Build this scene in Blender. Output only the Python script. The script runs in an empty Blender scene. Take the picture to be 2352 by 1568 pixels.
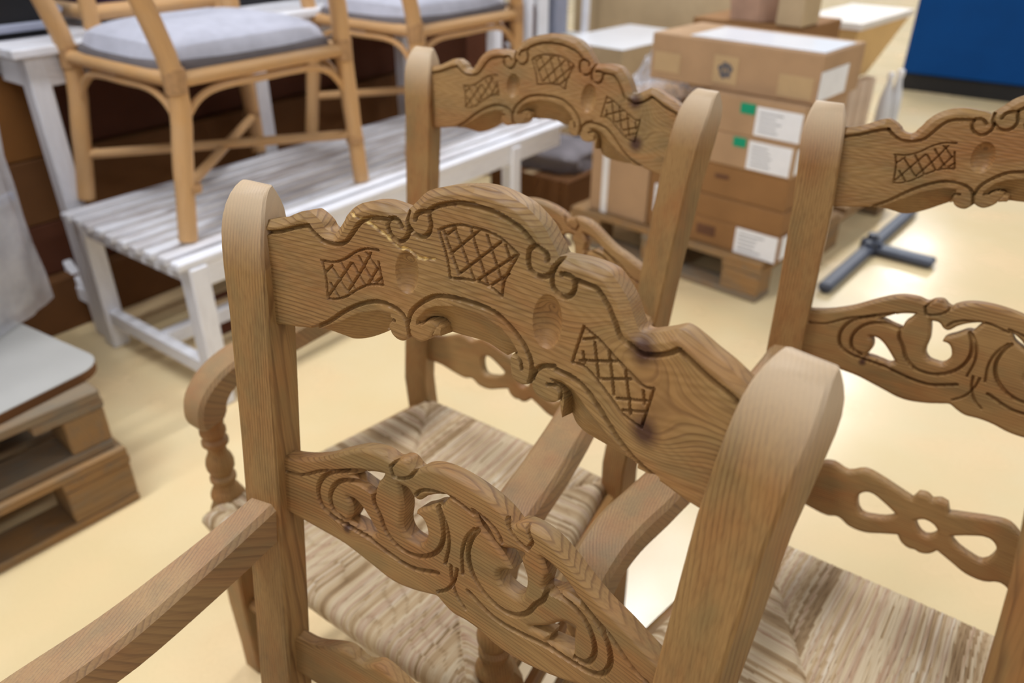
import bpy, bmesh, math, random
import numpy as np
from mathutils import Vector, Matrix

random.seed(7)
RNG = np.random.default_rng(7)
SC = bpy.context.scene
COL = SC.collection

# ------------------------------------------------------------------ camera
F_PX, PITCH, ROLL, CAM_H = 1815.47, 0.526194, -0.005448, 1.22940
cam_d = bpy.data.cameras.new('camera')
cam = bpy.data.objects.new('camera', cam_d)
COL.objects.link(cam)
cam_d.sensor_fit = 'HORIZONTAL'
cam_d.sensor_width = 36.0
cam_d.lens = 36.0 * F_PX / 2352.0
cam_d.clip_start = 0.02
cam_d.clip_end = 60
_f = Vector((0, math.cos(PITCH), -math.sin(PITCH)))
_R = Vector((1, 0, 0))
_D = _f.cross(_R)
_c, _s = math.cos(ROLL), math.sin(ROLL)
_right = _c * _R + _s * _D
_down = -_s * _R + _c * _D
_m = Matrix((( _right.x, -_down.x, -_f.x, 0), (_right.y, -_down.y, -_f.y, 0), (_right.z, -_down.z, -_f.z, CAM_H), (0, 0, 0, 1)))
cam.matrix_world = _m
cam_d.dof.use_dof = True
cam_d.dof.focus_distance = 0.63
cam_d.dof.aperture_fstop = 4.8
SC.camera = cam

# ------------------------------------------------------------------ world, lamps, exposure
w = bpy.data.worlds.new('world')
SC.world = w
w.use_nodes = True
w.node_tree.nodes['Background'].inputs[0].default_value = (0.92, 0.95, 1.0, 1)
w.node_tree.nodes['Background'].inputs[1].default_value = 0.30


def area(loc, size, power, rot=(0, 0, 0), col=(0.95, 0.97, 1.0)):
    l = bpy.data.lights.new('ceiling_lamp', 'AREA')
    l.shape = 'RECTANGLE'
    l.size, l.size_y = size
    l.energy = power
    l.color = col
    o = bpy.data.objects.new('ceiling_lamp', l)
    o.location = loc
    o.rotation_euler = rot
    COL.objects.link(o)
    return o


# rows of fluorescent ceiling fittings of the hall; they run along the bench
for k in (-2, -1, 0, 1, 2, 3):
    for j, pw in ((0, 66), (1, 38), (-1, 38)):
        area((0.94 + k * 2.17 - j * 2.9, 3.87 + k * 2.87 + j * 2.2, 3.2), (1.5, 0.32), pw, (0, 0, math.radians(53)))

SC.view_settings.view_transform = 'Standard'
SC.view_settings.look = 'None'
SC.view_settings.exposure = 0.0
SC.view_settings.gamma = 1.0
SC.view_settings.use_curve_mapping = False


# ------------------------------------------------------------------ helpers: tags
def tag(o, label=None, cat=None, group=None, kind=None):
    if label: o['label'] = label
    if cat: o['category'] = cat
    if group: o['group'] = group
    if kind: o['kind'] = kind
    return o


def thing(name, label, cat, loc=(0, 0, 0), rz=0.0, group=None):
    o = bpy.data.objects.new(name, None)
    o.empty_display_size = 0.05
    COL.objects.link(o)
    o.location = loc
    o.rotation_euler = (0, 0, rz)
    return tag(o, label, cat, group)


def copy_tree(o, parent=None, loc=None, rz=None, label=None):
    c = o.copy()
    COL.objects.link(c)
    if parent: c.parent = parent
    if loc is not None: c.location = loc
    if rz is not None: c.rotation_euler = (0, 0, rz)
    if label: c['label'] = label
    for ch in list(o.children):
        copy_tree(ch, c)
    return c


# ------------------------------------------------------------------ helpers: mesh
class MB:
    """collects vertices, faces and a grain coordinate (x along the grain)"""

    def __init__(s):
        s.v, s.f, s.w, s.sm, s.x = [], [], [], [], {}

    def add(s, verts, faces, wc=None, smooth=False):
        b = len(s.v)
        s.v += [tuple(p) for p in verts]
        s.w += [tuple(p) for p in (wc if wc is not None else verts)]
        s.f += [tuple(i + b for i in f) for f in faces]
        s.sm += [smooth] * len(faces)

    def box(s, c, size, ch=0.002, M=None, grain=None):
        """box with chamfered edges; grain runs along the longest side"""
        hx, hy, hz = [a / 2 for a in size]
        k = min(ch, hx * .8, hy * .8, hz * .8)
        V, idx = [], {}
        for sx in (-1, 1):
            for sy in (-1, 1):
                for sz in (-1, 1):
                    idx[sx, sy, sz] = len(V)
                    V += [(sx * hx, sy * (hy - k), sz * (hz - k)), (sx * (hx - k), sy * hy, sz * (hz - k)), (sx * (hx - k), sy * (hy - k), sz * hz)]
        F = []
        for sx in (-1, 1):
            F.append([idx[sx, a, b] for a, b in ((-1, -1), (1, -1), (1, 1), (-1, 1))])
            F.append([idx[a, sx, b] + 1 for a, b in ((-1, -1), (1, -1), (1, 1), (-1, 1))])
            F.append([idx[a, b, sx] + 2 for a, b in ((-1, -1), (1, -1), (1, 1), (-1, 1))])
        for a in (-1, 1):
            for b in (-1, 1):
                F.append([idx[a, b, -1], idx[a, b, 1], idx[a, b, 1] + 1, idx[a, b, -1] + 1])
                F.append([idx[a, -1, b], idx[a, 1, b], idx[a, 1, b] + 2, idx[a, -1, b] + 2])
                F.append([idx[-1, a, b] + 1, idx[1, a, b] + 1, idx[1, a, b] + 2, idx[-1, a, b] + 2])
                for c2 in (-1, 1):
                    i = idx[a, b, c2]
                    F.append([i, i + 1, i + 2])
        F2 = []
        for f in F:
            p = [Vector(V[i]) for i in f]
            n = (p[1] - p[0]).cross(p[2] - p[0])
            F2.append(f if n.dot(sum(p, Vector()) / len(p)) > 0 else f[::-1])
        ax = grain if grain is not None else max(range(3), key=lambda i: size[i])
        o = [ax] + [i for i in range(3) if i != ax]
        off = RNG.uniform(-3, 3, 3)
        wc = [(p[o[0]] + off[0], p[o[1]] + off[1], p[o[2]] + off[2]) for p in V]
        if M is not None:
            V = [M @ Vector(p) for p in V]
        V = [(p[0] + c[0], p[1] + c[1], p[2] + c[2]) for p in V]
        s.add(V, F2, wc)
        return s

    def loft(s, secs, cap=True, smooth=True, wc=None, closed=False):
        n = len(secs[0])
        V = [p for r in secs for p in r]
        F = []
        m = len(secs)
        for i in range(m if closed else m - 1):
            j2 = (i + 1) % m
            for j in range(n):
                k = (j + 1) % n
                F.append((i * n + j, i * n + k, j2 * n + k, j2 * n + j))
        if wc is None:
            L, wc = 0.0, []
            off = RNG.uniform(-3, 3, 3)
            for i, r in enumerate(secs):
                c = np.mean(np.array(r, float), 0)
                if i: L += float(np.linalg.norm(c - pc))
                pc = c
                for p in r:
                    q = np.array(p, float) - c
                    wc.append((L + off[0], q[0] * .8 + q[1] * .6 + off[1], q[2] + q[1] * .8 - q[0] * .6 + off[2]))
        s.add(V, F, wc, smooth)
        if cap and not closed:
            b = len(s.v) - len(V)
            s.f.append(tuple(b + i for i in range(n))[::-1]); s.sm.append(False)
            s.f.append(tuple(b + (m - 1) * n + i for i in range(n))); s.sm.append(False)
        return s

    def tube(s, path, rad, seg=10, cap=True, closed=False):
        P = [Vector(p) for p in path]
        n = len(P)
        if not hasattr(rad, '__len__'): rad = [rad] * n
        secs = []
        up = None
        for i in range(n):
            if closed: t = P[(i + 1) % n] - P[i - 1]
            else: t = (P[min(i + 1, n - 1)] - P[max(i - 1, 0)])
            t.normalize()
            if up is None:
                up = Vector((0, 0, 1)) if abs(t.z) < .9 else Vector((1, 0, 0))
            a = t.cross(up).normalized()
            b = a.cross(t).normalized()
            up = b
            secs.append([P[i] + rad[i] * (math.cos(2 * math.pi * k / seg) * a - math.sin(2 * math.pi * k / seg) * b) for k in range(seg)][::-1])
        return s.loft(secs, cap, True, None, closed)

    def lathe(s, prof, c=(0, 0, 0), seg=20):
        secs = [[(c[0] + r * math.cos(2 * math.pi * k / seg), c[1] + r * math.sin(2 * math.pi * k / seg), c[2] + z) for k in range(seg)] for r, z in prof]
        return s.loft(secs)

    def build(s, name, mat, parent=None, smooth=None):
        me = bpy.data.meshes.new(name)
        me.from_pydata(s.v, [], s.f)
        a = me.attributes.new('wc', 'FLOAT_VECTOR', 'POINT')
        a.data.foreach_set('vector', np.array(s.w, np.float32).ravel())
        for k, vals in s.x.items():
            a = me.attributes.new(k, 'FLOAT', 'POINT')
            a.data.foreach_set('value', np.array(vals, np.float32))
        me.polygons.foreach_set('use_smooth', np.array(s.sm if smooth is None else [smooth] * len(s.f), bool))
        me.materials.append(mat)
        me.set_sharp_from_angle(angle=math.radians(34))
        me.update()
        o = bpy.data.objects.new(name, me)
        COL.objects.link(o)
        if parent: o.parent = parent
        return o


def bez(pts, n=6):
    """Catmull-Rom through points"""
    P = [np.array(p, float) for p in pts]
    P = [2 * P[0] - P[1]] + P + [2 * P[-1] - P[-2]]
    out = []
    for i in range(1, len(P) - 2):
        for k in range(n):
            t = k / n
            a, b, c, d = P[i - 1], P[i], P[i + 1], P[i + 2]
            out.append(.5 * (2 * b + (c - a) * t + (2 * a - 5 * b + 4 * c - d) * t * t + (3 * b - a - 3 * c + d) * t ** 3))
    out.append(P[-2])
    return out


# ------------------------------------------------------------------ materials
def srgb(r, g, b):
    def f(c):
        c /= 255.0
        return c / 12.92 if c <= .04045 else ((c + .055) / 1.055) ** 2.4
    return (f(r), f(g), f(b), 1)


def dk(r, g, b, k=1.0):
    c = srgb(r, g, b)
    return (c[0] * .82 * k, c[1] * .80 * k, c[2] * .72 * k, 1)


class NT:
    def __init__(s, name):
        s.m = bpy.data.materials.new(name)
        s.m.use_nodes = True
        s.t = s.m.node_tree
        s.b = s.t.nodes['Principled BSDF']

    def n(s, typ, **kw):
        o = s.t.nodes.new(typ)
        for k, v in kw.items():
            if k.startswith('i_'):
                key = k[2:]
                key = int(key) if key.isdigit() else key
                s.put(o.inputs[key], v)
            else:
                setattr(o, k, v)
        return o

    def put(s, sock, v):
        if isinstance(v, bpy.types.NodeSocket): s.t.links.new(v, sock)
        else: sock.default_value = v

    def math(s, op, a, b=0.0, c=0.0):
        o = s.n('ShaderNodeMath', operation=op)
        s.put(o.inputs[0], a); s.put(o.inputs[1], b); s.put(o.inputs[2], c)
        return o.outputs[0]

    def vec(s, op, a, b):
        o = s.n('ShaderNodeVectorMath', operation=op)
        s.put(o.inputs[0], a); s.put(o.inputs[1], b)
        return o.outputs[0]

    def noise(s, v, scale, detail=3, rough=.5, out=0):
        o = s.n('ShaderNodeTexNoise', i_Scale=scale, i_Detail=detail, i_Roughness=rough)
        if v is not None: s.put(o.inputs['Vector'], v)
        return o.outputs[out]

    def mix(s, fac, a, b, blend='MIX'):
        o = s.n('ShaderNodeMix', data_type='RGBA', blend_type=blend)
        s.put(o.inputs[0], fac); s.put(o.inputs[6], a); s.put(o.inputs[7], b)
        return o.outputs[2]

    def ramp(s, fac, stops):
        o = s.n('ShaderNodeValToRGB')
        s.put(o.inputs[0], fac)
        e = o.color_ramp.elements
        while len(e) < len(stops): e.new(.5)
        for i, (p, c) in enumerate(stops):
            e[i].position = p
            e[i].color = c if hasattr(c, '__len__') else (c, c, c, 1)
        return o.outputs[0]

    def attr(s, name, out=1):
        o = s.n('ShaderNodeAttribute', attribute_name=name)
        return o.outputs[out]

    def bump(s, h, strength=.3, dist=.002):
        o = s.n('ShaderNodeBump', i_Strength=strength, i_Distance=dist)
        s.put(o.inputs['Height'], h)
        s.t.links.new(o.outputs[0], s.b.inputs['Normal'])

    def set(s, **kw):
        for k, v in kw.items():
            s.put(s.b.inputs[k.replace('_', ' ')], v)
        return s


def wood(name, base, line, warm, olive, pale, ring=0.0042, rough=.5, lines=.75, patch=.6):
    t = NT(name)
    wc = t.attr('wc')
    oi = t.n('ShaderNodeObjectInfo')
    off = t.vec('MULTIPLY', oi.outputs['Random'], (7.0, 3.0, 5.0))
    p = t.vec('ADD', wc, off)
    sep = t.n('ShaderNodeSeparateXYZ'); t.put(sep.inputs[0], p)
    x, y, z = sep.outputs
    q = t.vec('MULTIPLY', p, (1.0, 5.0, 5.0))
    n1 = t.noise(q, 2.2, 3, .5)
    n2 = t.noise(t.vec('MULTIPLY', p, (4.0, 40.0, 40.0)), 1.6, 2)
    r = t.math('ADD', t.math('MULTIPLY', y, 1.0), t.math('MULTIPLY', z, .35))
    r = t.math('ADD', r, t.math('MULTIPLY', n1, .022))
    r = t.math('ADD', r, t.math('MULTIPLY', n2, .0022))
    ph = t.math('MULTIPLY', r, 1.0 / ring)
    fr = t.math('FRACT', ph)
    ln = t.ramp(fr, [(0.0, 0.0), (.55, .12), (.86, 1.0), (.97, .55), (1.0, 0.0)])
    lv = t.math('MULTIPLY', ln, t.ramp(t.noise(q, 5.0, 2), [(.35, .25), (.65, 1.0)]))
    fine = t.noise(t.vec('MULTIPLY', p, (18.0, 520.0, 520.0)), 1.0, 2)
    pn = t.noise(t.vec('MULTIPLY', p, (1.0, 2.2, 2.2)), 9.0, 3, .55)
    pn2 = t.noise(t.vec('ADD', t.vec('MULTIPLY', p, (1.0, 2.5, 2.5)), (3.3, 1.7, 9.1)), 11.0, 3, .6)
    c = t.mix(t.ramp(pn, [(.42, 0.0), (.66, patch)]), base, warm)
    c = t.mix(t.ramp(pn2, [(.48, 0.0), (.68, patch)]), c, olive)
    c = t.mix(t.math('MULTIPLY', lv, lines), c, line)
    c = t.mix(t.ramp(fine, [(.3, .30), (.55, 0.0)]), c, line)
    c = t.mix(t.attr('wear', 2), c, pale)
    c = t.mix(t.attr('knot', 2), c, srgb(66, 38, 28))
    c = t.mix(t.attr('raw', 2), c, srgb(226, 190, 118))
    hgt = t.math('ADD', t.math('MULTIPLY', ln, -.6), t.math('MULTIPLY', fine, .8))
    t.bump(hgt, .25, .0007)
    t.set(Base_Color=c, Roughness=rough)
    t.b.inputs['Specular IOR Level'].default_value = .3
    return t.m


M = {}
M['pine'] = wood('aged_pine', dk(172, 134, 86), dk(104, 68, 40), dk(166, 112, 66), dk(144, 120, 80), srgb(202, 178, 148), ring=.0034, lines=.72, patch=.75)
M['pine_dark'] = wood('shaded_pine', dk(150, 106, 62), dk(104, 66, 36), dk(160, 104, 54), dk(132, 104, 62), dk(186, 158, 124), lines=.5)
M['pallet'] = wood('pallet_wood', dk(164, 132, 96), dk(110, 80, 54), dk(180, 134, 84), dk(138, 124, 108), dk(225, 205, 170), ring=.008, rough=.75, lines=.5)
M['pallet_grey'] = wood('weathered_wood', dk(150, 134, 116), dk(104, 86, 70), dk(160, 120, 80), dk(128, 124, 118), dk(200, 190, 175), ring=.008, rough=.8, lines=.4)
M['rattan'] = wood('rattan', srgb(206, 164, 116), srgb(176, 128, 80), srgb(212, 160, 98), srgb(192, 156, 116), srgb(226, 196, 160), ring=.02, rough=.4, lines=.2, patch=.4)


def plain(name, col, rough=.5, var=.12, scale=12, spec=.4, bump=0.0, metal=0.0):
    t = NT(name)
    co = t.n('ShaderNodeTexCoord').outputs['Object']
    nz = t.noise(co, scale, 4, .6)
    dark = tuple(c * (1 - var * 2.2) for c in col[:3]) + (1,)
    t.set(Base_Color=t.mix(t.ramp(nz, [(.35, 1.0), (.62, 0.0)]), col, dark), Roughness=rough, Metallic=metal)
    t.b.inputs['Specular IOR Level'].default_value = spec
    if bump: t.bump(t.noise(co, scale * 12, 3), bump, .001)
    return t.m


def white_paint():
    t = NT('worn_white_paint')
    wc = t.attr('wc')
    nz = t.noise(t.vec('MULTIPLY', wc, (1.2, 6.0, 6.0)), 2.6, 4, .62)
    n2 = t.noise(t.vec('MULTIPLY', wc, (9.0, 60.0, 60.0)), 2.0, 3, .6)
    c = t.mix(t.ramp(n2, [(.35, .35), (.6, 0.0)]), srgb(240, 241, 248), srgb(216, 215, 222))
    c = t.mix(t.math('MULTIPLY', t.attr('scuff', 2), t.ramp(nz, [(.44, 0.0), (.56, 1.0)])), c, srgb(128, 100, 78))
    t.set(Base_Color=c, Roughness=.45)
    t.bump(nz, .2, .001)
    return t.m


M['white'] = white_paint()
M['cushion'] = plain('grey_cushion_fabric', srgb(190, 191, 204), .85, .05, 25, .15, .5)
M['cushion_side'] = plain('shaded_cushion_side_fabric', srgb(122, 116, 118), .9, .05, 25, .1, .5)  # cushion border; the shade on its side is put into the dark grey
M['purple'] = plain('dark_purple_fabric', srgb(60, 42, 62), .9, .1, 20, .1, .4)
M['black'] = plain('black_plastic', srgb(24, 24, 27), .45, .1)
M['black_steel'] = plain('dark_blue_grey_steel', srgb(62, 68, 84), .42, .1, 10, .5)
M['blue'] = plain('blue_enamel', srgb(2, 62, 124), .55, .05, 3, .12)
M['plinth'] = plain('black_plinth', srgb(22, 22, 26), .5, .1)
M['strap'] = plain('pale_grey_strap', srgb(150, 154, 172), .5, .06)
M['paper'] = plain('white_label_paper', srgb(236, 236, 240), .5, .03)
M['ink'] = plain('grey_print', srgb(150, 152, 158), .6, .05)
M['ink_dark'] = plain('slate_print', srgb(96, 94, 100), .6, .1)
M['ink_brown'] = plain('brown_print', srgb(104, 68, 46), .6, .1)
M['green'] = plain('green_sticker', srgb(6, 150, 112), .5, .04)
M['tape'] = plain('tan_tape', srgb(196, 168, 130), .35, .04)
M['tape_light'] = plain('sticker_tan', srgb(190, 160, 120), .4, .04)
M['white_strap'] = plain('white_strapping', srgb(232, 228, 226), .4, .03)


def card(name, col):
    return plain(name, (col[0] * .82, col[1] * .84, col[2] * .84, 1), .7, .06, 6, .15)


M['card'] = card('cardboard', srgb(194, 156, 120))
M['card_warm'] = card('warm_cardboard', srgb(160, 116, 74))
M['card_pale'] = card('pale_cardboard', srgb(212, 184, 146))
M['card_dark'] = card('dark_brown_cardboard', srgb(122, 82, 50))
M['card_red'] = card('chestnut_cardboard', srgb(104, 62, 44))
M['card_brown'] = card('orange_brown_cardboard', srgb(140, 92, 48))
M['sheet'] = plain('white_top_glare', srgb(236, 238, 244), .22, .03, 4, .6)  # plastic wrap on carton tops, the lamps' glare put into its white colour
M['milky'] = plain('milky_plastic', srgb(214, 216, 222), .3, .03, 5, .5)
M['bin'] = plain('beige_board', srgb(214, 178, 122), .6, .05, 5, .2)
M['bin_top'] = plain('off_white_board', srgb(228, 220, 210), .5, .03, 5, .3)
M['roll'] = plain('cream_paper', srgb(216, 192, 168), .6, .05)
M['bag'] = plain('brown_kraft_paper', srgb(188, 152, 128), .7, .1, 9, .2, .3)
M['board'] = plain('grey_laminate', srgb(172, 170, 166), .4, .04, 4)
M['panel'] = plain('grey_panel', srgb(150, 146, 146), .5, .1, 3)
M['blanket'] = plain('grey_blanket', srgb(136, 130, 134), .9, .1, 14, .1, .5)
M['binding'] = plain('rattan_binding', srgb(184, 142, 98), .5, .1, 60)


def film(name, col, alpha, rough=.15):
    t = NT(name)
    nz = t.noise(t.n('ShaderNodeTexCoord').outputs['Object'], 9, 4, .6)
    t.set(Base_Color=col, Roughness=rough, Alpha=t.ramp(nz, [(.3, alpha * .7), (.7, min(1, alpha * 1.25))]))
    t.b.inputs['Specular IOR Level'].default_value = .7
    t.bump(nz, .4, .01)
    return t.m


M['film'] = film('translucent_film', srgb(206, 206, 214), .55)
M['clear'] = film('clear_crumpled_film', srgb(220, 226, 240), .30, .08)


def floor_mat():
    t = NT('cream_vinyl_floor')
    co = t.n('ShaderNodeTexCoord').outputs['Object']
    a = t.noise(co, 1.3, 4, .6)
    b = t.noise(co, 3.5, 3, .5)
    c = t.mix(t.ramp(a, [(.38, 0.0), (.62, 1.0)]), srgb(228, 204, 156), srgb(232, 211, 168))
    c = t.mix(t.ramp(b, [(.45, 0.0), (.65, .5)]), c, srgb(238, 204, 156))
    c = t.mix(t.ramp(t.noise(co, 160, 2), [(.3, .25), (.5, 0.0)]), c, srgb(218, 192, 146))
    t.set(Base_Color=c, Roughness=t.ramp(b, [(.3, .20), (.7, .30)]))
    t.b.inputs['Specular IOR Level'].default_value = .45
    t.bump(t.noise(co, 40, 3), .05, .001)
    return t.m


M['floor'] = floor_mat()


def rush_mat():
    t = NT('woven_rush')
    wc = t.attr('wc')
    st = t.attr('strand', 2)
    n = t.noise(t.vec('MULTIPLY', wc, (7.0, 210.0, 210.0)), 1.0, 3, .65)
    v = t.math('ADD', t.math('MULTIPLY', st, .6), t.math('MULTIPLY', n, .62))
    v = t.math('SUBTRACT', v, .12)
    c = t.ramp(v, [(0.05, dk(112, 86, 62)), (.22, dk(158, 130, 98)), (.40, dk(192, 164, 130)), (.55, dk(218, 200, 174)), (.70, dk(184, 150, 124)), (.90, dk(236, 226, 208))])
    t.set(Base_Color=c, Roughness=.62)
    t.b.inputs['Specular IOR Level'].default_value = .25
    t.bump(n, .3, .001)
    return t.m


M['rush'] = rush_mat()
mbf = MB()
mbf.add([(-12, -6, 0), (14, -6, 0), (14, 16, 0), (-12, 16, 0)], [(0, 1, 2, 3)])
fl = mbf.build('floor', M['floor'])
fl['kind'] = 'structure'
# traced carving of the chair backs, in tenths of a millimetre: across ; up the back plane
def PL(t):
    return np.array([[float(b) for b in a.split(',')] for a in t.split(';')]) * 1e-4


CARVE = {}
CARVE['top'] = PL('-2191,9869;-1964,9920;-1717,10028;-1699,10026;-1630,9997;-1567,9954;-1539,9917;-1487,9895;-1429,9893;-1395,9923;-1372,9959;-1338,10007;-1310,10058;-1276,10100;-1221,10151;-1149,10195;-1078,10220;-1093,10218;-1011,10234;-940,10239;-847,10233;-766,10224;-713,10205;-704,10224;-681,10250;-620,10312;-575,10361;-521,10407;-450,10441;-360,10470;-260,10496;-112,10525;-220,10506;-97,10530;-9,10536;98,10532;196,10518;269,10503;342,10482;412,10445;468,10412;509,10381;552,10335;595,10289;628,10251;656,10217;666,10212;674,10218;741,10227;830,10237;918,10240;1006,10236;1069,10222;1122,10187;1187,10133;1228,10091;1263,10039;1294,9986;1317,9953;1327,9938;1351,9924;1388,9924;1434,9944;1527,9991;1613,10038;1636,10040;1739,10014;1842,9977;1962,9942;2081,9895;2139,9879')
CARVE['bot'] = PL('2067,8980;1935,8989;1793,9004;1665,9018;1503,9016;1302,8988;1124,8985;941,9017;852,9030;895,9173;861,9244;853,9266;831,9222;770,9179;704,9169;633,9183;583,9232;582,9247;539,9230;495,9212;433,9218;399,9239;376,9305;364,9374;372,9410;252,9317;172,9330;74,9352;-31,9352;-194,9338;-317,9328;-391,9308;-337,9405;-355,9372;-388,9298;-443,9246;-501,9220;-561,9230;-592,9246;-631,9204;-668,9175;-737,9176;-791,9207;-805,9232;-946,9142;-1051,9074;-1184,9009;-1292,8983;-1368,8997;-1493,9016;-1628,9016;-1831,8983;-1980,8966')
CARVE['crack'] = PL('-1238,10097;-1154,10082;-1053,10072;-986,10046;-913,10013;-1064,10071;-969,10042;-862,9999;-800,9959;-738,9929;-663,9947;-585,9921;-541,9897;-392,9925')
CARVE['s2top'] = PL('-2034,7596;-1811,7642;-1546,7747;-1286,7905;-1075,8010;-866,8040;-741,8019;-680,8062;-599,8081;-515,8030;-484,8021;-455,8055;-338,8119;-161,8152;93,8145;327,8103;484,8044;550,8001;596,8039;738,8071;921,8047;1071,7984;1260,7883;1444,7802;1618,7758;1824,7695;1991,7645')
CARVE['s2bot'] = PL('-2070,6994;-1888,6954;-1544,6908;-1271,6876;-975,6800;-681,6733;-417,6770;-246,6825;-172,6846;-94,6809;16,6770;163,6779;311,6771;501,6733;743,6741;936,6783;1210,6877;1468,6990')
CARVE['bev'] = [PL(t) for t in (
    '-1610,9013;-1464,9082;-1328,9160;-1152,9282;-935,9369;-806,9376;-795,9329;-828,9294;-839,9237',
    '-296,9404;-338,9419;-397,9432;-454,9418;-497,9371;-542,9350;-545,9399;-459,9507;-364,9562;-181,9615;-63,9624;95,9619;253,9585;352,9521;428,9450;425,9409;371,9416',
    '870,9247;844,9296;788,9323;716,9358;818,9378;914,9358;1068,9258;1221,9160;1347,9104;1440,9076;1515,9045',
)]
CARVE['ov'] = [PL(t) for t in (
    '-655,9753;-542,9781;-663,9922',
    '652,9754;775,9777;651,9951',
)]
CARVE['holes'] = [PL(t) for t in (
    '-1190,7686;-1115,7736;-967,7811;-831,7846;-860,7782;-911,7712;-930,7626;-1027,7644;-1114,7668',
    '-1241,7431;-1165,7436;-1088,7398;-998,7315;-881,7184;-950,7141;-1039,7152;-1161,7170;-1228,7168;-1185,7274;-1197,7372',
    '-651,7808;-558,7808;-492,7752;-440,7744;-362,7821;-226,7904;-118,7933;-162,7860;-189,7810;-239,7804;-336,7730;-455,7635;-463,7593;-389,7580;-332,7491;-327,7415;-385,7317;-459,7309;-545,7326;-601,7399;-599,7577;-614,7668',
    '179,7916;292,7852;439,7733;568,7779;678,7799;658,7733;718,7624;735,7488;692,7375;578,7359;476,7400;457,7483;590,7583;483,7685;319,7776;237,7823',
    '853,7865;963,7848;1115,7788;1225,7696;1110,7697;977,7626;905,7615;914,7747',
    '833,7165;988,7284;1133,7424;1229,7447;1242,7301;1256,7209;1132,7181;1007,7145;1017,7210',
)]
CARVE['s2g'] = [PL(t) for t in (
    '-1052,7791;-1266,7706;-1439,7619;-1539,7520;-1584,7379;-1541,7229;-1418,7153;-1261,7126;-1127,7112;-949,7090;-771,7050;-465,7021;-171,7120',
    '-962,7612;-1135,7639;-1286,7598;-1396,7494;-1440,7353;-1395,7226;-1284,7179',
    '-922,7708;-928,7528;-849,7403;-779,7273;-645,7175;-472,7161;-305,7228;-187,7350;-137,7513;-170,7688;-217,7778',
    '-186,7774;-106,7644;-72,7470;-98,7261',
    '35,7276;15,7145;-58,7002;-158,6919',
    '-464,7793;-426,7849;-307,7912;-148,7940',
    '-1974,7442;-1795,7465;-1527,7610;-1266,7696',
    '-751,7952;-716,7872;-634,7888;-533,7947;-486,8026',
    '-751,7961;-663,8081',
    '151,7905;-29,7943;-89,7950',
)]
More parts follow.
